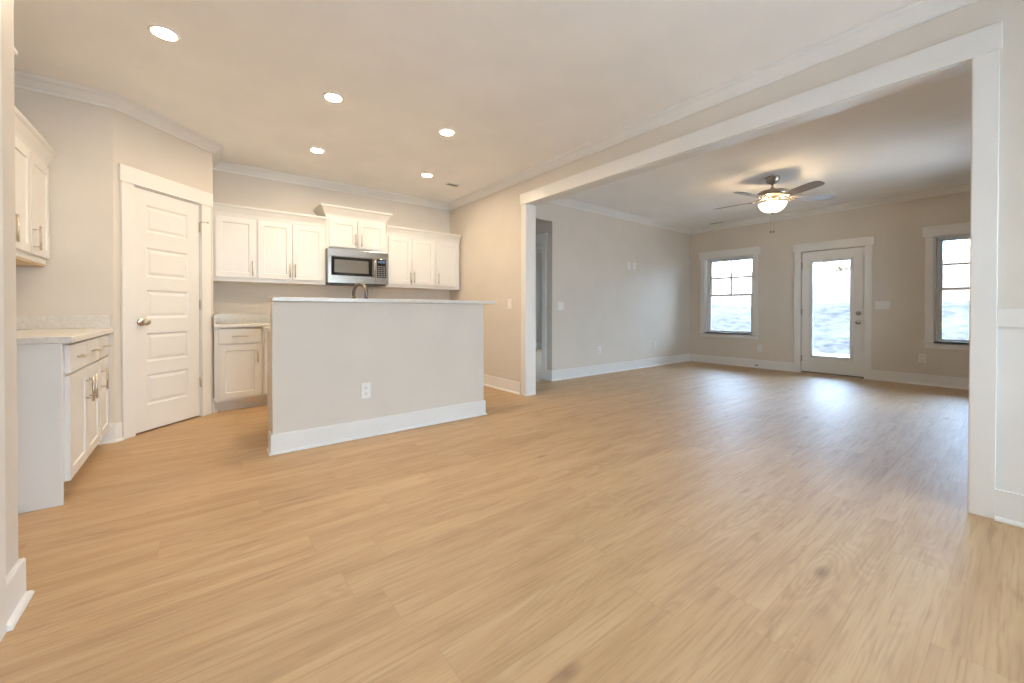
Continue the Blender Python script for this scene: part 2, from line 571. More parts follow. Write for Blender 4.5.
# hallway and the bedroom seen through it
HD = (4.465, 5.285, 2.03)
struct(MB().box(XH, XH + .12, YL + .12, HD[0], 0, CZ).box(XH, XH + .12, HD[1], 8.2, 0, CZ).box(XH, XH + .12, HD[0], HD[1], HD[2], CZ).build('wall_hall_right', WALL))
struct(MB().box(XO2, XH, 6.2, 6.32, 0, CZ).build('wall_hall_end', WALL))
struct(MB().box(XH, XW2, 8.2, 8.32, 0, CZ).build('wall_bedroom_left', WALL))
struct(MB().box(XW, XW2, YL + .12, 5.0, 0, CZ).box(XW, XW2, 7.8, 8.2, 0, CZ).box(XW, XW2, 5.0, 7.8, 0, .08).box(XW, XW2, 5.0, 7.8, 2.35, CZ).build('wall_bedroom_back', WALL))

# ------------------------------------------------------------------ mouldings
CROWN = [(0, 2.574), (.010, 2.574), (.014, 2.588), (.032, 2.603), (.060, 2.630), (.078, 2.641), (.082, 2.651), (.089, 2.651), (.089, CZ - .0005), (0, CZ - .0005)]
kit = [(XO, YF), (XO, YB), (BX, YB), (BX, BY), (AX, AY), (XL, YE), (XL, YN), (XN, YN), (XN, YF)]
struct(MB().sweep(kit, CROWN, closed=True).build('trim_1', TRIM))
struct(MB().sweep([(XO2, YR), (XW, YR), (XW, YL), (XO2, YL)], CROWN, closed=True).build('trim_2', TRIM))
struct(MB().sweep([(XH + .12, 4.36), (XW, 4.36), (XW, 8.2), (XH + .12, 8.2)], CROWN, closed=True).build('trim_3', TRIM))
BASE = [(0, 0), (.030, 0), (.030, .006), (.026, .014), (.020, .018), (.014, .020), (.014, .138), (.010, .145), (0, .145)]
FLATB = [(0, 0), (.030, 0), (.030, .008), (.025, .016), (.016, .019), (.016, .148), (0, .148)]


def baseb(name, path, prof=BASE):
    return struct(MB().sweep(path, prof).build(name, TRIM))


def loc45(s, t=0.0):
    k = math.sqrt(.5)
    return (AX + k * (s - t), AY + k * (s + t))


baseb('baseboard_right', [(XO, 3.79), (XO, 4.94)])
baseb('baseboard_pantry', [(BX, 5.02), (BX, BY), loc45(.868)])
baseb('baseboard_left_end', [loc45(.043), (AX, AY), (-.628, YE)])
baseb('baseboard_alcove', [(XL, 3.09), (XL, YN), (XN, YN), (XN, 1.985)])
baseb('baseboard_living_back', [(XW, YR), (XW, 1.443)], FLATB)
baseb('baseboard_living_left', [(XW, 2.432), (XW, YL), (XH, YL), (XH, 4.38)], FLATB)
baseb('baseboard_living_right', [(XO2, .10), (XO2, YR), (XW, YR)], FLATB)
baseb('baseboard_bedroom', [(XW, 4.36), (XW, 8.2), (XH + .12, 8.2), (XH + .12, 5.40)], FLATB)

# cased opening: lining, legs, head
c = MB()
c.box(XO - .002, XO2 + .002, OP0 - .02, OP0, 0, OPZ).box(XO - .002, XO2 + .002, OP1, OP1 + .02, 0, OPZ).box(XO - .002, XO2 + .002, OP0 - .02, OP1 + .02, OPZ, OPZ + .02)
struct(c.build('trim_4', TRIM, bevel=.0015))
c = MB()
for x0, x1 in ((XO - .020, XO), (XO2, XO2 + .020)):
    c.box(x0, x1, OP0 - .090, OP0 - .004, 0, OPZ + .004).box(x0, x1, OP1 + .004, OP1 + .095, 0, OPZ + .004)
    c.box(x0 - .004 if x0 < XO else x0, x1 if x0 < XO else x1 + .004, OP0 - .098, OP1 + .110, OPZ + .004, OPZ + .135)
struct(c.build('trim_5', TRIM, bevel=.002))
# wainscot right of the opening: chair rail, baseboard, panel skin, stiles
c = MB().box(XO - .004, XO, YF, OP0 - .09, 0, .95).box(XO - .020, XO - .004, YF, OP0 - .09, .943, 1.033)
for y in (-.62, -1.34, -2.06):
    c.box(XO - .020, XO - .004, y, y + .09, .148, .943)
struct(c.build('trim_6', TRIM, bevel=.0015))
baseb('baseboard_near_right', [(XO - .004, YF), (XO - .004, OP0 - .09)], FLATB)
# casing leg on the near left wall
struct(MB().box(XN, XN + .018, 1.893, 1.985, 0, 2.12).build('trim_7', TRIM, bevel=.002))
# hall door casing and lining
c = MB().box(XH - .018, XH, HD[0] - .085, HD[0], 0, HD[2]).box(XH - .018, XH, HD[1], HD[1] + .085, 0, HD[2]).box(XH - .020, XH, HD[0] - .11, HD[1] + .11, HD[2], HD[2] + .13)
c.box(XH - .001, XH + .121, HD[0] - .001, HD[0] + .015, 0, HD[2]).box(XH - .001, XH + .121, HD[1] - .015, HD[1] + .001, 0, HD[2]).box(XH - .001, XH + .121, HD[0], HD[1], HD[2] - .015, HD[2] + .001)
struct(c.build('trim_8', TRIM, bevel=.0015))


# ------------------------------------------------------------------ windows
def window(name, y0, y1, z0, z1, xw, xo, grid=True):
    r = struct_root(name, (xw, (y0 + y1) / 2, z0), world=True)
    c = MB()
    c.box(xw - .018, xw, y0 - .085, y0 - .004, z0, z1 + .004).box(xw - .018, xw, y1 + .004, y1 + .085, z0, z1 + .004)
    c.box(xw - .024, xw, y0 - .112, y1 + .112, z1 + .004, z1 + .140)
    c.build('casing', TRIM, r, bevel=.002)
    MB().box(xw - .045, xo - .02, y0, y1, z0 - .03, z0).box(xw - .045, xw, y0 - .112, y1 + .112, z0 - .03, z0).build('window_sill', TRIM, r, bevel=.004)
    MB().box(xw - .018, xw, y0 - .085, y1 + .085, z0 - .10, z0 - .03).build('apron', TRIM, r, bevel=.002)
    # lining
    MB().box(xw, xo, y0, y0 + .008, z0, z1).box(xw, xo, y1 - .008, y1, z0, z1).box(xw, xo, y0, y1, z1 - .008, z1).build('lining', TRIM, r)
    f0, f1 = xo - .095, xo - .01
    fr = MB().box(f0, f1, y0 + .008, y0 + .036, z0, z1 - .008).box(f0, f1, y1 - .036, y1 - .008, z0, z1 - .008)
    fr.box(f0, f1, y0 + .036, y1 - .036, z1 - .036, z1 - .008).box(f0, f1, y0 + .036, y1 - .036, z0, z0 + .012)
    fr.build('window_frame', VINYL, r, bevel=.002)
    zm = z0 + (z1 - z0) * .498
    a, b = y0 + .036, y1 - .036
    sw = .034
    lo = MB()
    xl0, xl1 = f0 + .008, f0 + .040
    lo.box(xl0, xl1, a, a + sw, z0 + .012, zm + .016).box(xl0, xl1, b - sw, b, z0 + .012, zm + .016)
    lo.box(xl0, xl1, a + sw, b - sw, z0 + .012, z0 + .030).box(xl0, xl1, a + sw, b - sw, zm - .016, zm + .016)
    ls = lo.build('sash', VINYL, r, bevel=.002)
    MB().box(xl0 + .013, xl0 + .017, a + sw, b - sw, z0 + .030, zm - .016).build('pane', GLASS, ls)
    MB().box(xl0 - .012, xl0, (a + b) / 2 - .03, (a + b) / 2 + .03, zm + .004, zm + .018).build('sash_lock', VINYL, ls, bevel=.002)
    up = MB()
    xu0, xu1 = f0 + .044, f0 + .076
    up.box(xu0, xu1, a, a + sw, zm - .016, z1 - .036).box(xu0, xu1, b - sw, b, zm - .016, z1 - .036)
    up.box(xu0, xu1, a + sw, b - sw, z1 - .060, z1 - .036).box(xu0, xu1, a + sw, b - sw, zm - .016, zm + .016)
    us = up.build('sash', VINYL, r, bevel=.002)
    zt = z1 - .060
    MB().box(xu0 + .013, xu0 + .017, a + sw, b - sw, zm + .016, zt).build('pane', GLASS, us)
    if grid:
        ym = (a + b) / 2
        zg = (zm + .016 + zt) / 2
        MB().box(xu0 + .004, xu0 + .012, ym - .013, ym + .013, zm + .016, zt).box(xu0 + .004, xu0 + .012, a + sw, b - sw, zg - .012, zg + .012).build('muntin', VINYL, us)
    return r


window('window_1', *WIN1, *WINZ, XW, XW2)
window('window_2', *WIN2, *WINZ, XW, XW2)
window('added_window_bedroom', 5.0, 7.8, .11, 2.35, XW, XW2, False)  # unseen window added for light, made floor-length to brighten the bedroom
# unseen triple windows added for daylight, behind the viewpoint and in the living room
def triple(name, x0, x1, yw, z0, z1):
    r = struct_root(name, ((x0 + x1) / 2, yw, z0), world=True)
    fr = MB()
    st = (x1 - x0 - .05) / 3
    for k in range(4):
        fr.box(x0 + st * k, x0 + st * k + .05, yw - .10, yw - .03, z0, z1)
    for z in (z0, (z0 + z1) / 2 - .02, z1 - .05):
        fr.box(x0, x1, yw - .095, yw - .035, z, z + .05)
    fr.build('window_frame', VINYL, r, bevel=.002)
    MB().box(x0, x1, yw - .068, yw - .062, z0, z1).build('pane', GLASS, r)
    c = MB().box(x0 - .09, x0, yw, yw + .018, z0, z1).box(x1, x1 + .09, yw, yw + .018, z0, z1).box(x0 - .11, x1 + .11, yw, yw + .022, z1, z1 + .13).box(x0 - .11, x1 + .11, yw, yw + .04, z0 - .03, z0)
    c.build('casing', TRIM, r, bevel=.002)


triple('added_window_rear', FW0, FW1, YF, FZ0, FZ1)
triple('added_window_side', LW0, LW1, YR, .6, 2.2)


# ------------------------------------------------------------------ doors
def inset_panel(mb, x0, x1, z0, z1, y, steps):
    """rings of a moulded panel in the plane y (front towards -y); steps: (inset, depth)"""
    rings = [[(x0 + i, y + d, z0 + i), (x1 - i, y + d, z0 + i), (x1 - i, y + d, z1 - i), (x0 + i, y + d, z1 - i)] for i, d in steps]
    vs = [p for rg in rings for p in rg]
    fs = []
    for k in range(len(rings) - 1):
        for j in range(4):
            j2 = (j + 1) % 4
            fs.append((k * 4 + j, k * 4 + j2, (k + 1) * 4 + j2, (k + 1) * 4 + j))
    m = (len(rings) - 1) * 4
    fs.append((m, m + 1, m + 2, m + 3))
    mb.add(vs, fs)


def slab_with_panels(x0, x1, z0, z1, y0, thick, panels, steps):
    """door leaf whose front (y0) carries moulded panels: panels share px0, px1"""
    mb = MB()
    xs = sorted({x0, x1} | {p for q in panels for p in q[:2]})
    zs = sorted({z0, z1} | {p for q in panels for p in q[2:]})
    for i in range(len(xs) - 1):
        for j in range(len(zs) - 1):
            cx_, cz_ = (xs[i] + xs[i + 1]) / 2, (zs[j] + zs[j + 1]) / 2
            if any(a < cx_ < b and c_ < cz_ < d for a, b, c_, d in panels):
                continue
            mb.add([(xs[i], y0, zs[j]), (xs[i + 1], y0, zs[j]), (xs[i + 1], y0, zs[j + 1]), (xs[i], y0, zs[j + 1])], [(0, 1, 2, 3)])
    for q in panels:
        inset_panel(mb, *q, y0, steps)
    y1 = y0 + thick
    v = [(x0, y0, z0), (x1, y0, z0), (x1, y0, z1), (x0, y0, z1), (x0, y1, z0), (x1, y1, z0), (x1, y1, z1), (x0, y1, z1)]
    mb.add(v, [(0, 4, 5, 1), (1, 5, 6, 2), (2, 6, 7, 3), (3, 7, 4, 0), (4, 7, 6, 5)])
    return mb


# door_1: five-panel pantry door in the angled wall
d1 = struct_root('door_1', (AX, AY, 0), R(45))
px0, px1 = .252, .628
pans = [(px0, px1, 1.676, 1.900), (px0, px1, 1.300, 1.545), (px0, px1, .955, 1.190), (px0, px1, .588, .828), (px0, px1, .225, .480)]
leaf = slab_with_panels(.147, .745, .014, 2.024, .006, .035, pans, [(0, 0), (.006, .005), (.014, .009), (.020, .009), (.040, .003)]).build('door_leaf', TRIM, d1)
MB().box(PD0 - .001, .1445, .001, .119, 0, PDZ).box(.7485, PD1 + .001, .001, .119, 0, PDZ).box(PD0, PD1, .001, .119, 2.027, PDZ + .001).build('jamb', TRIM, d1)
MB().box(.1445, .1475, .041, .06, 0, 2.027).box(.7455, .7485, .041, .06, 0, 2.027).box(.1445, .7485, .041, .06, 2.02, 2.027).build('door_stop_strip', TRIM, d1)
c = MB().box(.048, .140, -.018, 0, 0, 2.035).box(.753, .852, -.018, 0, 0, 2.035).box(.034, .874, -.023, 0, 2.035, 2.165)
c.build('casing', TRIM, d1, bevel=.002)
kn = MB().lathe([(.030, .006), (.033, .002), (.033, -.004), (.030, -.007), (.012, -.010), (.011, -.026), (.020, -.034), (.028, -.044), (.029, -.054), (.024, -.064), (.012, -.068), (0.0, -.069)], (.205, 0, .925), 24, 'Y')
kn.build('door_handle', NICKEL, d1)
for z in (1.813, 1.074, .334):
    MB().box(.742, .7535, -.003, .006, z - .045, z + .045).tube([(.7475, -.007, z - .048), (.7475, -.007, z + .048)], .0065, 10).build('hinge', NICKEL, d1)
MB().tube([(.7475, -.007, 1.862), (.765, -.030, 1.866), (.785, -.050, 1.866)], .0035, 8).tube([(.783, -.048, 1.866), (.790, -.055, 1.866)], .008, 10).tube([(.7475, -.007, 1.864), (.730, -.022, 1.864)], .003, 8).build('hinge_stop', NICKEL, d1)

# door_2: glazed door to the patio (authored with the room to -x; local: x -> -world y)
d2 = struct_root('door_2', (XW, (DR[0] + DR[1]) / 2, 0), world=True)
y0, y1 = 1.533, 2.329
dx = XW + .014
lf = MB()
g0, g1, gz0, gz1 = 1.690, 2.195, .285, 1.815
lf.box(dx, dx + .044, y0, g0, .026, 1.985).box(dx, dx + .044, g1, y1, .026, 1.985).box(dx, dx + .044, g0, g1, .026, gz0).box(dx, dx + .044, g0, g1, gz1, 1.985)
leaf2 = lf.build('door_leaf', TRIM, d2)
gb = MB()
for a, b, c0, c1 in ((g0 - .026, g0 + .012, gz0 - .026, gz1 + .026), (g1 - .012, g1 + .026, gz0 - .026, gz1 + .026)):
    gb.box(dx - .010, dx + .054, a, b, c0, c1)
for c0, c1 in ((gz0 - .026, gz0 + .012), (gz1 - .012, gz1 + .026)):
    gb.box(dx - .010, dx + .054, g0 + .012, g1 - .012, c0, c1)
gb.build('glazing_frame', VINYL, leaf2, bevel=.004)
MB().box(dx + .018, dx + .026, g0 + .005, g1 - .005, gz0 + .005, gz1 - .005).build('pane', GLASS, leaf2)
MB().box(dx + .004, dx + .040, y0 + .002, y1 - .002, .014, .026).build('door_sweep', SWEEP, leaf2)
jb = MB().box(XW, XW2, DR[0], y0 - .007, 0, DR[2]).box(XW, XW2, y1 + .007, DR[1], 0, DR[2]).box(XW, XW2, DR[0], DR[1], 1.992, DR[2])
jb.build('jamb', TRIM, d2)
MB().box(dx + .03, dx + .04, y0 - .0068, y0 - .0005, .02, 1.99).box(dx + .03, dx + .04, y1 + .0005, y1 + .0068, .02, 1.99).box(dx + .03, dx + .04, y0, y1, 1.986, 1.9915).build('weatherstrip', SWEEP, d2)
MB().box(XW - .012, XW2 + .03, y0 - .004, y1 + .004, 0, .014).build('threshold', THRESH, d2, bevel=.003)
c = MB().box(XW - .018, XW, 1.443, 1.528, 0, 1.998).box(XW - .018, XW, 2.336, 2.432, 0, 1.998).box(XW - .024, XW, 1.420, 2.455, 1.998, 2.128)
c.build('casing', TRIM, d2, bevel=.002)
kn = MB().lathe([(.030, 0), (.032, -.006), (.028, -.010), (.012, -.012), (.011, -.028), (.022, -.036), (.028, -.046), (.026, -.058), (.012, -.064), (0, -.065)], (dx, 1.602, .845), 20, 'X')
kn.build('door_handle', FANMETAL, d2)
db = MB().lathe([(.031, 0), (.033, -.008), (.026, -.016), (.010, -.018), (0, -.018)], (dx, 1.602, .985), 20, 'X')
db.box(dx - .030, dx - .016, 1.598, 1.606, .970, 1.000).build('deadbolt', FANMETAL, d2)
for z in (1.77, 1.0, .235):
    MB().tube([(dx - .006, y1 + .003, z - .05), (dx - .006, y1 + .003, z + .05)], .007, 10).box(dx - .002, dx + .004, y1 - .008, y1 + .010, z - .048, z + .048).build('hinge', FANMETAL, d2)
for z in (.985, .845):
    MB().box(dx + .006, dx + .030, y0 - .0045, y0 - .002, z - .03, z + .03).build('strike_plate', FANMETAL, d2)


# ------------------------------------------------------------------ cabinets (local frame: front at y = 0 facing -y)
def pull(parent, x, z0, z1, vertical=True, x1=None, y=-.020):
    h = MB()
    if vertical:
        h.tube([(x, y - .032, z0), (x, y - .032, z1)], .006, 10)
        for z in (z0 + .022, z1 - .022):
            h.tube([(x, y, z), (x, y - .032, z)], .0045, 8)
    else:
        h.tube([(x, y - .032, z0), (x1, y - .032, z0)], .006, 10)
        for xx in (x + .022, x1 - .022):
            h.tube([(xx, y, z0), (xx, y - .032, z0)], .0045, 8)
    return h.build('handle', NICKEL, parent)


def cab_door(root, x0, x1, z0, z1, handle=None):
    d = slab_with_panels(x0, x1, z0, z1, -.020, .0195, [(x0 + .056, x1 - .056, z0 + .056, z1 - .056)], [(0, 0), (.003, .007), (.004, .008)]).build('door', CAB, root)
    if handle:
        pull(d, *handle)
    return d


def cab_drawer(root, x0, x1, z0, z1, hl=.14):
    d = MB().box(x0, x1, -.020, -.0005, z0, z1).build('drawer', CAB, root, bevel=.002)
    xm, zm = (x0 + x1) / 2, (z0 + z1) / 2
    pull(d, xm - hl / 2, zm, zm, False, xm + hl / 2)
    return d


def cab_crown(root, w_, d_, z0, z1, proj, left, right):
    h = z1 - z0
    prof = [(0, z0), (.008, z0), (.010, z0 + h * .12), (proj * .30, z0 + h * .30), (proj * .75, z0 + h * .72), (proj * .92, z0 + h * .80), (proj, z0 + h * .86), (proj, z1), (0, z1)]
    path = [(w_, 0), (0, 0)]
    if right:
        path = [(w_, d_)] + path
    if left:
        path = path + [(0, d_)]
    return MB().sweep(path, prof).build('crown_moulding', CAB, root)


def upper(label, x, zb, w_, zt, doors, group, y=5.22, d_=.33, crown=None, loc=None, rz=0.0, box_top=None):
    """doors: (x0, x1, handle_x) in local x"""
    r = thing('upper_cabinet', label, 'cabinet', loc or (x, y, zb), rz, group)
    H_ = zt - zb
    bt = (box_top or zt) - zb
    MB().box(0, w_, 0, d_, 0, bt).build('cabinet_body', CAB, r, bevel=.0015)
    return r


BACKG = 'upper cabinets on the kitchen back wall'
# left pair of the back wall: one-door and two-door unit
r = upper('single-door white upper cabinet on back wall, next to the pantry door', BX, 1.33, .388, 2.06, [], BACKG)
cab_door(r, .024, .374, .042, .678, (.350, .066, .222))
cab_crown(r, .388, .33, .690, .805, .055, False, False)
r = upper('two-door white upper cabinet on back wall, left of the microwave', .503, 1.33, .708, 2.06, [], BACKG)
cab_door(r, .014, .345, .042, .678, (.322, .066, .222))
cab_door(r, .353, .688, .042, .678, (.376, .066, .222))
cab_crown(r, .708, .33, .690, .805, .055, False, False)
# raised unit over the microwave
r = upper('short raised two-door white cabinet with flared crown, above the microwave', 1.212, 1.768, .740, 2.27, [], BACKG)
cab_door(r, .036, .364, .030, .368, (.340, .055, .205))
cab_door(r, .374, .712, .030, .368, (.414, .055, .205))
cab_crown(r, .740, .33, .405, .522, .068, True, True)
# right pair
r = upper('two-door white upper cabinet on back wall, right of the microwave', 1.953, 1.33, .708, 2.06, [], BACKG)
cab_door(r, .026, .350, .042, .678, (.332, .066, .222))
cab_door(r, .358, .690, .042, .678, (.382, .066, .222))
cab_crown(r, .708, .33, .690, .805, .055, False, False)
r = upper('single-door white upper cabinet on back wall, farthest right in the corner', 2.662, 1.33, .405, 2.06, [], BACKG)
cab_door(r, .014, .366, .042, .678, (.040, .066, .222))
cab_crown(r, .405, .33, .690, .805, .055, False, False)

# left wall: local x = world y, fronts face +x
LEFTG = 'cabinets on the kitchen left wall'
UF = -.865
r = upper('white two-door upper cabinet above the left counter, cut by picture edge', 0, 1.345, 1.25, 2.06, [], LEFTG, loc=(UF, 3.102, 1.345), rz=R(90), d_=.29)
ub = 0.028
cab_door(r, .020, .420, .042, .690, (.395, .066, .222))
cab_door(r, .428, .828, .042, .690, (.450, .066, .222))
cab_door(r, .842, 1.232, .042, .690, (.872, .066, .222))
cab_crown(r, 1.25, .29, .700, .815, .060, False, False)
MB().box(.004, 1.246, .006, .286, -.012, -.0005).build('underside_panel', CABIN, r)
r = upper('tall deep cabinet high over the fridge gap, only its crown tip showing', 0, 1.78, .86, 2.24, [], LEFTG, loc=(-.775, 2.20, 1.78), rz=R(90), d_=.38)
cab_door(r, .014, .424, .030, .400, (.400, .05, .20))
cab_door(r, .432, .846, .030, .400, (.456, .05, .20))
cab_crown(r, .86, .38, .440, .535, .065, False, True)


def base_cab(label, loc, rz, w_, d_, doors, drawers, group, end_panel=None, top=.847):
    r = thing('base_cabinet', label, 'cabinet', loc, rz, group)
    b = MB().box(0, w_, 0, d_, .105, top)
    b.build('cabinet_body', CAB, r, bevel=.0015)
    MB().box(0, w_, .075, .090, 0, .104).build('toe_kick', CAB, r)
    for q in drawers:
        cab_drawer(r, *q)
    for q in doors:
        cab_door(r, *q[:4], handle=q[4] if len(q) > 4 else None)
    if end_panel == 'left':
        MB().box(-.018, -.0005, -.002, d_, 0, top).box(-.0215, -.018, -.002, .034, 0, top).build('end_panel', CAB, r)
    return r


r = base_cab('white base cabinet with two drawers over two doors, nearest under the left counter', (-.567, 3.122, 0), R(90), .868, .59,
             [(.036, .466, .105, .668, (.424, .46, .61)), (.474, .852, .105, .668, (.518, .46, .61))],
             [(.036, .466, .682, .832), (.474, .852, .682, .832)], LEFTG, 'left')
r = base_cab('narrow white base cabinet with one drawer and door, at the pantry end of left counter', (-.567, 3.992, 0), R(90), .362, .59,
             [(.012, .350, .105, .668, (.040, .46, .61))], [(.012, .350, .682, .832)], LEFTG)
ct = thing('countertop', 'pale veined countertop with low backsplash along the left kitchen wall', 'countertop', (-.85, 3.7, .848), 0, None, True)
MB().box(XL + .001, -.522, 3.075, YE - .001, .8485, .884).build('slab', QUARTZ, ct, bevel=.004)
MB().box(XL + .021, -.535, YE - .021, YE - .001, .8845, .982).box(XL + .001, XL + .021, 3.075, YE - .001, .8845, .982).build('backsplash', QUARTZ, ct, bevel=.002)

BASEG = 'base cabinets on the kitchen back wall'
r = base_cab('white base cabinet with one drawer over one door, right of the pantry door', (BX + .004, 4.958, 0), 0, .410, .59,
             [(.036, .394, .135, .668, (.366, .485, .635))], [(.036, .394, .685, .836)], BASEG)
r = base_cab('white base cabinet half hidden behind the island, beside the drawer cabinet', (BX + .416, 4.958, 0), 0, .68, .59,
             [(.014, .336, .135, .668, (.308, .485, .635)), (.344, .666, .135, .668, (.372, .485, .635))], [(.014, .666, .685, .836)], BASEG)
ct = thing('countertop', 'pale countertop with low backsplash along the kitchen back wall', 'countertop', (.65, 5.25, .848), 0, None, True)
MB().box(BX + .001, 1.225, 4.918, YB - .001, .8485, .878).build('slab', QUARTZ, ct, bevel=.004)
MB().box(BX + .001, 1.225, YB - .021, YB - .001, .8785, .978).box(BX + .001, BX + .021, 4.93, YB - .021, .8785, .978).build('backsplash', QUARTZ, ct, bevel=.002)

# ------------------------------------------------------------------ microwave
MX0, MX1, MY, MZ0, MZ1 = 1.216, 1.948, 5.135, 1.350, 1.765
mw = thing('microwave', 'stainless over-the-range microwave with dark window and keypad', 'microwave', (1.582, 5.34, MZ0), 0, None, True)
MB().box(MX0, MX1, MY + .022, 5.548, MZ0 + .012, MZ1).build('casing', STEEL, mw, bevel=.003)
MB().box(MX0 + .02, MX1 - .02, MY + .03, 5.54, MZ0 - .006, MZ0 + .0115).build('underside_grille', BLACK, mw, bevel=.003)
MB().box(MX0, MX1, MY, MY + .0215, MZ1 - .085, MZ1).build('top_band', STEEL, mw, bevel=.004)
dm = MB()
dl, dr_ = MX0 + .002, 1.783
w0, w1, wz0, wz1 = 1.252, 1.742, 1.446, 1.672
dm.box(dl, w0, MY - .004, MY + .0215, MZ0 + .004, MZ1 - .088).box(w1, dr_, MY - .004, MY + .0215, MZ0 + .004, MZ1 - .088)
dm.box(w0, w1, MY - .004, MY + .0215, MZ0 + .004, wz0).box(w0, w1, MY - .004, MY + .0215, wz1, MZ1 - .088)
door = dm.build('door', STEEL, mw)
MB().box(w0, w1, MY, MY + .015, wz0, wz1).build('door_glass', BLACKGLASS, door)
MB().box(w0 + .038, w1 - .045, MY - .0015, MY, wz0 + .035, wz1 - .035).build('window_screen', WINGLASS, door)
MB().tube([(1.762, MY - .040, MZ0 + .085), (1.762, MY - .040, MZ1 - .085)], .010, 12).tube([(1.762, MY - .004, MZ0 + .105), (1.762, MY - .040, MZ0 + .105)], .007, 8).tube([(1.762, MY - .004, MZ1 - .105), (1.762, MY - .040, MZ1 - .105)], .007, 8).build('handle', STEEL, door)
cp = MB().box(dr_ + .003, MX1, MY - .002, MY + .0215, MZ0 + .004, MZ1 - .088).build('control_panel', STEEL, mw, bevel=.003)
MB().box(1.802, 1.922, MY - .004, MY - .002, wz0 - .006, wz1 + .002).build('keypad', BLACKGLASS, cp)
kp = MB()
for i in range(6):
    for j in range(3):
        kp.box(1.812 + j * .036, 1.812 + j * .036 + .026, MY - .0048, MY - .004, wz0 + .004 + i * .025, wz0 + .004 + i * .025 + .014)
kp.build('keys', KEYS, cp)
MB().box(1.815, 1.905, MY - .0052, MY - .004, wz1 - .045, wz1 - .018).build('display', DISPLAY, cp)

# ------------------------------------------------------------------ island
isl = thing('kitchen_island', 'beige painted kitchen island with white baseboard in the middle', 'kitchen island', (1.3, 3.6, 0), 0, None, True)
IX0, IX1, IY = .409, 2.207, 3.290
MB().box(IX0, IX1, IY, IY + .12, 0, 1.083).build('knee_wall', WALL, isl, bevel=.003)
IB = [(0, 0), (.024, 0), (.024, .006), (.021, .014), (.016, .017), (.013, .018), (.013, .132), (.010, .140), (0, .140)]
MB().sweep([(IX1, IY + .125), (IX1, IY), (IX0, IY), (IX0, IY + .12)], IB).build('baseboard', TRIM, isl)
MB().box(.462, 2.17, IY + .1205, 4.02, .105, .847).box(.462, 2.17, IY + .1205, 3.95, 0, .105).build('cabinet_body', WALL, isl, bevel=.002)
for k in range(4):
    x0 = .475 + k * .424
    dd = MB().box(x0, x0 + .412, 4.0205, 4.040, .12, .68).build('door', CAB, isl, bevel=.002)
    dd = MB().box(x0, x0 + .412, 4.0205, 4.040, .69, .838).build('drawer', CAB, isl, bevel=.002)
ct = MB()
sx0, sx1, sy0, sy1 = .95, 1.70, 3.53, 3.95
ct.box(.435, sx0, IY + .1205, 4.055, .8475, .879).box(sx1, 2.20, IY + .1205, 4.055, .8475, .879).box(sx0, sx1, IY + .1205, sy0, .8475, .879).box(sx0, sx1, sy1, 4.055, .8475, .879)
tag(ct.build('countertop', QUARTZ, loc=(1.3, 3.7, .8475), bevel=.003), 'lower pale worktop on the kitchen side of the island, mostly hidden', 'countertop')
bt = MB().box(.403, 2.318, 3.235, 3.44, 1.0835, 1.114).build('bar_top', QUARTZ, loc=(1.35, 3.4, 1.0835), bevel=.004)
tag(bt, 'long thin pale raised bar top across the kitchen island', 'bar top')
# faucet
fc = thing('faucet', 'dark bronze gooseneck faucet rising behind the island bar top', 'faucet', (1.17, 3.60, .879), R(22), None)
MB().lathe([(.030, 0), (.030, .006), (.024, .012), (.020, .05), (.018, .055)], n=20).build('base', BRONZE, fc)
pts = [(0, 0, .05), (0, 0, .292)]
rr = .085
for k in range(1, 13):
    an = math.pi * k / 12
    pts.append((0, rr - rr * math.cos(an), .292 + rr * math.sin(an)))
pts.append((0, 2 * rr, .262))
MB().tube(pts, .0145, 14).build('neck', BRONZE, fc)
MB().tube([(0, 2 * rr, .27), (0, 2 * rr, .17)], [.016, .018], 14).build('spray_head', BRONZE, fc)
MB().tube([(.018, 0, .035), (.045, 0, .045), (.075, 0, .085)], [.009, .007, .005], 10).build('lever', BRONZE, fc)


# ------------------------------------------------------------------ outlets and switches (local frame: plate on y = 0, facing -y)
def outlet(label, loc, rz, kind='outlet', gangs=1, w_=.072, h_=.118, group='wall outlets and switch plates'):
    r = thing('wall_outlet' if kind == 'outlet' else ('light_switch' if kind == 'switch' else 'cable_plate'), label,
              {'outlet': 'outlet', 'switch': 'light switch', 'cable': 'wall plate'}[kind], loc, rz, group)
    W = w_ + .046 * (gangs - 1)
    MB().box(-W / 2, W / 2, -.006, 0, -h_ / 2, h_ / 2).build('plate', PLASTIC, r, bevel=.003)
    for g in range(gangs):
        xc = -.046 * (gangs - 1) / 2 + .046 * g
        if kind == 'outlet':
            for s in (-1, 1):
                MB().box(xc - .017, xc + .017, -.009, -.006, s * .024 - .015, s * .024 + .015).build('receptacle', PLASTIC, r, bevel=.003)
            for s in (-1, 1):
                m_ = MB()
                for xx in (-.007, .007):
                    m_.box(xc + xx - .0015, xc + xx + .0015, -.0094, -.009, s * .024 - .004, s * .024 + .006)
                m_.lathe([(.0028, -.0094), (.0028, -.009)], (xc, 0, s * .024 - .009), 8, 'Y')
                m_.build('slots', SLOT, r)
        elif kind == 'switch':
            MB().box(xc - .0165, xc + .0165, -.0085, -.006, -.034, .034).build('rocker', PLASTIC, r, bevel=.002)
        else:
            MB().lathe([(.012, -.006), (.012, -.012), (.007, -.012), (.006, -.018)], (xc, 0, 0), 12, 'Y').build('socket', SLOT if False else PLASTIC, r)
    return r


RW, RR_, = R(-90), R(90)
outlet('white outlet on the beige front of the island', (1.062, IY, .375), 0, w_=.078, h_=.124)
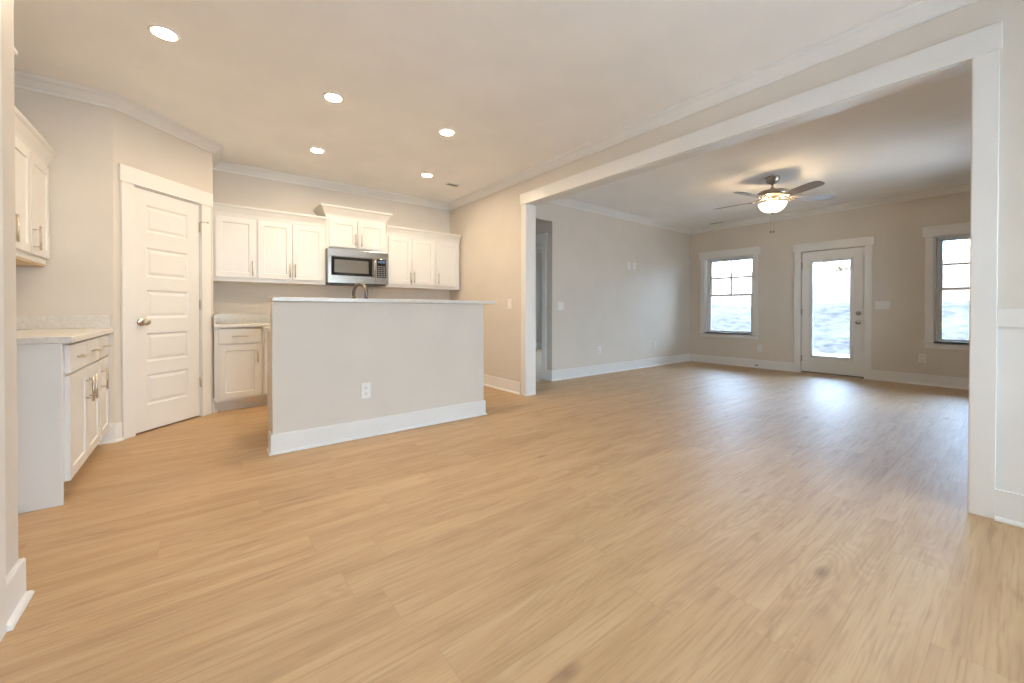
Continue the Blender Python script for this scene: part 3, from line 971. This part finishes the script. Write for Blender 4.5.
# plates on walls facing -x : local -y -> -x is a turn of -90 degrees
outlet('switch plate on the kitchen side wall, left of the cased opening', (XO, 4.02, 1.105), RW, 'switch', w_=.075)
outlet('lone three-gang switch plate to the right of the glass patio door', (XW, 1.325, 1.105), RW, 'switch', 3)
outlet('low outlet under the window left of the patio door', (XW, 2.955, .352), RW)
outlet('low outlet under the window right of the patio door', (XW, .914, .368), RW)
outlet('switch plate on living room left wall, next to the hallway corner', (4.222, YL, 1.088), 0, 'switch', 2)
outlet('left one of two white plates high on the living room wall', (5.86, YL, 1.792), 0, 'outlet')
outlet('right one of two white plates high on the living room wall', (6.02, YL, 1.795), 0, 'cable')
outlet('low outlet on living room left wall, nearer the hallway', (5.09, YL, .385), 0)
outlet('low outlet on living room left wall, nearer the far corner', (6.66, YL, .385), 0)
ds = thing('door_stop', 'small dark spring door stop on baseboard left of the patio door', 'door stop', (XW - .014, 2.985, .05), RW)
MB().lathe([(.012, 0), (.012, -.004), (.006, -.006)], n=12, axis='Y').tube([(0, -.004, 0), (0, -.06, 0)], .006, 8).build('spring', BRONZE, ds)
MB().tube([(0, -.06, 0), (0, -.072, 0)], .011, 10).build('tip', BLACK, ds)

# ------------------------------------------------------------------ ceiling fixtures
LIGHTG = 'recessed downlights in the kitchen ceiling'
spots = [(-.154, 3.157, 'recessed downlight nearest the viewer, in front of the pantry wall'),
         (.826, 3.305, 'recessed downlight over the left half of the island'),
         (1.81, 3.306, 'recessed downlight over the right end of the island'),
         (.964, 4.496, 'recessed downlight toward the back cabinets, left one by the microwave'),
         (2.188, 4.496, 'recessed downlight toward the back cabinets, right one by the ceiling vent')]
proto = None
for x, y, lab in spots:
    if proto is None:
        proto = thing('downlight', lab, 'ceiling light', (x, y, CZ), 0, LIGHTG)
        ring = [(.076, 0), (.076, -.004), (.073, -.007), (.060, -.007), (.0545, -.003), (.0545, 0)]
        MB().lathe(ring, n=40).build('trim_ring', TRIM, proto)
        MB().lathe([(.054, -.002), (.054, -.004), (0, -.0045)], n=40).build('lens', LENS, proto)
        o = proto
    else:
        o = copy_tree(proto)
        o.location = (x, y, CZ)
        o['label'] = lab


def vent(label, loc, rz, w_=.26, d_=.12):
    r = thing('ceiling_vent', label, 'vent', loc, rz, 'ceiling air vents')
    f = MB().box(-w_ / 2, w_ / 2, -d_ / 2, -d_ / 2 + .018, -.008, 0).box(-w_ / 2, w_ / 2, d_ / 2 - .018, d_ / 2, -.008, 0)
    f.box(-w_ / 2, -w_ / 2 + .018, -d_ / 2 + .018, d_ / 2 - .018, -.008, 0).box(w_ / 2 - .018, w_ / 2, -d_ / 2 + .018, d_ / 2 - .018, -.008, 0)
    f.build('frame', PLASTIC, r, bevel=.001)
    MB().box(-w_ / 2 + .018, w_ / 2 - .018, -d_ / 2 + .018, d_ / 2 - .018, -.002, -.0005).build('backing', SLOT, r)
    s = MB()
    n = 5
    for k in range(n):
        yy = -d_ / 2 + .026 + k * (d_ - .052) / (n - 1)
        s.add([(-w_ / 2 + .018, yy - .003, -.007), (w_ / 2 - .018, yy - .003, -.007), (w_ / 2 - .018, yy + .003, -.003), (-w_ / 2 + .018, yy + .003, -.003),
               (-w_ / 2 + .018, yy - .002, -.008), (w_ / 2 - .018, yy - .002, -.008), (w_ / 2 - .018, yy + .004, -.004), (-w_ / 2 + .018, yy + .004, -.004)],
              [(0, 1, 2, 3), (7, 6, 5, 4), (0, 4, 5, 1), (1, 5, 6, 2), (2, 6, 7, 3), (3, 7, 4, 0)])
    s.build('louvres', LOUVRE, r)
    return r


vent('grey ceiling vent in the kitchen corner above the right cabinets', (2.616, 4.631, CZ), 0, .19, .11)
vent('small dark ceiling vent in the living room, above the left window', (7.62, 3.60, CZ), R(90))

# ceiling fan
a = (771.8 - 512) / 403
th = math.atan2(512 - 198.7, 403)
dpt = 4.97
FX, FY = (math.sin(th) + a * math.cos(th)) * dpt, (math.cos(th) - a * math.sin(th)) * dpt
fan = thing('ceiling_fan', 'five-blade ceiling fan with lit bowl light in the living room', 'ceiling fan', (FX, FY, CZ))
MB().lathe([(.078, 0), (.078, -.012), (.070, -.045), (.050, -.072), (.022, -.085), (.016, -.085)], n=32).build('canopy', FANMETAL, fan)
MB().lathe([(.013, -.08), (.013, -.165)], n=16).build('downrod', FANMETAL, fan)
MB().lathe([(.024, -.130), (.030, -.150), (.050, -.160), (.120, -.168), (.160, -.178), (.168, -.190), (.168, -.222), (.155, -.236), (.110, -.244), (.085, -.250), (.060, -.250)], n=40).build('motor_housing', FANMETAL, fan)
MB().lathe([(.060, -.2505), (.066, -.262), (.060, -.275), (.040, -.282), (.012, -.286), (.012, -.430)], n=24).build('light_fitter', FANMETAL, fan)
MB().lathe([(.152, -.318), (.150, -.328), (.141, -.356), (.121, -.388), (.090, -.412), (.050, -.427), (.013, -.431),
            (.013, -.427), (.049, -.422), (.087, -.407), (.117, -.384), (.137, -.354), (.146, -.327), (.147, -.318), (.152, -.318)], n=40).build('glass_bowl', BOWL, fan)
for k in range(3):
    an = R(50 + 120 * k)
    bx, by = .085 * math.cos(an), .085 * math.sin(an)
    MB().tube([(bx * .1, by * .1, -.300), (bx * .7, by * .7, -.300)], .012, 10).lathe([(.012, 0), (.014, -.004), (.014, -.012)], (bx, by, -.290), 10).build('lamp_holder', FANMETAL, fan)
MB().lathe([(.018, -.4315), (.020, -.436), (.010, -.446), (.008, -.455), (0, -.457)], n=16).build('finial', FANMETAL, fan)
for k in range(5):
    an = R(24 + 72 * k)
    ca, sa = math.cos(an), math.sin(an)

    def P(r_, t_, z_):
        return (ca * r_ - sa * t_, sa * r_ + ca * t_, z_)

    zb = -.268
    tilt = math.tan(R(12))
    out = []
    for r_, hw in ((.185, .045), (.23, .058), (.35, .064), (.52, .067), (.62, .064), (.66, .050), (.68, .028)):
        out.append((r_, hw))
    bm_ = MB()
    ring = [(r_, hw) for r_, hw in out] + [(r_, -hw) for r_, hw in reversed(out)]
    n = len(ring)
    top = [P(r_, t_, zb - t_ * tilt + .003) for r_, t_ in ring]
    bot = [P(r_, t_, zb - t_ * tilt - .003) for r_, t_ in ring]
    m2 = len(out)
    fs = []
    for i in range(m2 - 1):
        fs.append((i, i + 1, n - 2 - i, n - 1 - i))
        fs.append((n + i, 2 * n - 1 - i, 2 * n - 2 - i, n + i + 1))
    fs += [(i, (i + 1) % n, n + (i + 1) % n, n + i) for i in range(n)]
    bm_.add(top + bot, fs)
    bl = bm_.build('blade', BLADE, fan)
    ar = MB().tube([P(.085, 0, -.246), P(.13, 0, -.252), P(.175, 0, -.262), P(.205, 0, zb - .006)], [.012, .011, .012, .012], 8)
    ar.tube([P(.195, -.030, zb + .0015), P(.265, 0, zb - .006), P(.195, .030, zb - .0115)], .006, 8)
    ar.build('blade_arm', FANMETAL, bl)
for sx, dz in ((-.020, 0.0), (.020, .004)):
    px_, py_ = math.cos(-th) * sx, math.sin(-th) * sx
    ch = MB().tube([(px_, py_, -.44), (px_, py_, -.655 + dz)], .0014, 6).build('pull_chain', FANMETAL, fan)
    MB().lathe([(0, -.655 + dz), (.007, -.660 + dz), (.009, -.672 + dz), (.005, -.682 + dz), (0, -.683 + dz)], (px_, py_, 0), 12).build('pull_knob', BRONZE, ch)
bd = bpy.data.lights.new('fan_bulb', 'POINT')
bd.energy = FAN_BULB
bd.color = (1.0, 0.70, 0.38)
bd.shadow_soft_size = 0.022
for k in range(3):
    an = R(50 + 120 * k)
    bo = bpy.data.objects.new('fan_bulb', bd)
    col.objects.link(bo)
    bo.parent = fan
    bo.location = (.115 * math.cos(an), .115 * math.sin(an), -.300)

# ------------------------------------------------------------------ outdoors
def hill(x, y):
    base = -.22
    xs = x - 12.6 - .4 * math.sin(y * .31)
    if xs <= 0:
        return base
    up = .27 * xs if xs < 13 else .27 * 13 + .02 * (xs - 13)
    return base + up * min(1, xs / 1.5) + .10 * math.sin(x * 1.3 + y * .7) * min(1, xs / 3) + .06 * math.sin(y * 2.1 - x * .6) * min(1, xs / 3)


gx = [-40, -20, -8, 0, 8] + [8.5 + .5 * i for i in range(46)] + [34, 40, 50, 70]
gy = [-40, -25, -15] + [-12 + .75 * i for i in range(50)] + [28, 34, 45, 60]
vs, fs = [], []
for x in gx:
    for y in gy:
        vs.append((x, y, hill(x, y)))
ny = len(gy)
for i in range(len(gx) - 1):
    for j in range(ny - 1):
        fs.append((i * ny + j, (i + 1) * ny + j, (i + 1) * ny + j + 1, i * ny + j + 1))
g = MB()
g.add(vs, fs, True)
struct(g.build('ground', EARTH))
struct(MB().box(-8, 10, -14, -2.33, -.22, -.06).box(3.25, 10, -2.33, -.62, -.22, -.06).build('bounce_slab_rear', CONC))  # pale slab added outside to bounce daylight up onto the ceilings
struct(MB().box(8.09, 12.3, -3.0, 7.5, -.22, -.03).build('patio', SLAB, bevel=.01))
# unseen gable, added and sized to cast shade on the slope
rf = MB()
prof = [(-1.9, 2.78), (8.55, 2.78), (8.55, 2.95), (3.2, 10.2), (-1.9, 2.95)]
vs = [(x, -2.45, z) for x, z in prof] + [(x, 9.0, z) for x, z in prof]
n = len(prof)
rf.add(vs, [tuple(range(n)), tuple(range(2 * n - 1, n - 1, -1))] + [(i, (i + 1) % n, n + (i + 1) % n, n + i) for i in range(n)])
struct(rf.build('shade_roof', ROOF))


def branch(mb, p, d, ln, rad, depth, rnd):
    q = p + d * ln
    mid = p + d * ln * .5 + Vector((rnd.uniform(-1, 1), rnd.uniform(-1, 1), 0)) * ln * .05
    mb.tube([p, mid, q], [rad, rad * .85, rad * .65], 5)
    if depth == 0:
        return
    for _ in range(3 if depth > 1 else 4):
        nd_ = (d + Vector((rnd.uniform(-1, 1), rnd.uniform(-1, 1), rnd.uniform(-.1, .7))) * .75).normalized()
        branch(mb, p + d * ln * rnd.uniform(.55, 1.0), nd_, ln * rnd.uniform(.55, .75), rad * .5, depth - 1, rnd)


def tree(label, x, y, h, seed):
    rnd = random.Random(seed)
    z = hill(x, y) - .1
    r = thing('bare_tree', label, 'tree', (x, y, z), 0, 'leafless trees on the slope', True)
    t = MB()
    t.tube([(x, y, z), (x + .05, y, z + h * .25), (x, y + .06, z + h * .5)], [h * .022, h * .018, h * .013], 8)
    t.build('trunk', BARK, r)
    b = MB()
    for k in range(6):
        s = Vector((x, y + .03, z + h * (.26 + .042 * k)))
        d = Vector((rnd.uniform(-1, 1), rnd.uniform(-1, 1), rnd.uniform(.5, 1.2))).normalized()
        branch(b, s, d, h * .24, h * .009, 3, rnd)
    branch(b, Vector((x, y + .06, z + h * .5)), Vector((0, 0, 1)), h * .25, h * .011, 3, rnd)
    b.build('branches', TWIG, r)


def shrub(label, x, y, h, seed):
    rnd = random.Random(seed)
    z = hill(x, y) - .05
    b = MB()
    for k in range(46):
        d = Vector((rnd.uniform(-1, 1), rnd.uniform(-1, 1), rnd.uniform(.4, 1.3))).normalized()
        p = Vector((x + rnd.uniform(-.35, .35), y + rnd.uniform(-.6, .6), z))
        q = p + d * h * rnd.uniform(.5, 1)
        b.tube([p, (p + q) / 2 + Vector((0, 0, .06)), q], [.016, .012, .006], 4)
        for _ in range(3):
            e = q + Vector((rnd.uniform(-1, 1), rnd.uniform(-1, 1), rnd.uniform(-.2, 1))) * h * .28
            b.tube([p.lerp(q, rnd.uniform(.4, .95)), e], [.009, .004], 4)
    o = b.build('brush_shrub', TWIG, loc=(x, y, z))
    tag(o, label, 'shrub', 'bare brush on top of the slope')


tree('bare tree on the slope, behind the left window', 25.5, 10.8, 6.5, 3)
tree('bare tree above the slope, seen through the right window', 26.5, 1.7, 6.0, 5)
tree('bare tree on the slope, seen through the glass patio door', 27.5, 7.0, 6.5, 8)
for k, (x, y, h) in enumerate([(25.2, .6, .55), (25.0, 3.1, .6), (25.4, 5.9, .5), (22.8, 12.0, .5), (25.2, 9.6, .5), (24.6, 7.6, .5)]):
    lab = ['dark brush shrub on slope crest, at right in the right window', 'dark brush shrub on slope crest, at left in the right window',
           'brush shrub on slope crest hidden between right window and door', 'dark brush on the slope, in the left upper panes of left window',
           'brush on the slope crest, in the right panes of left window', 'brush on the slope crest behind the glass patio door'][k]
    shrub(lab, x, y, h, 20 + k)
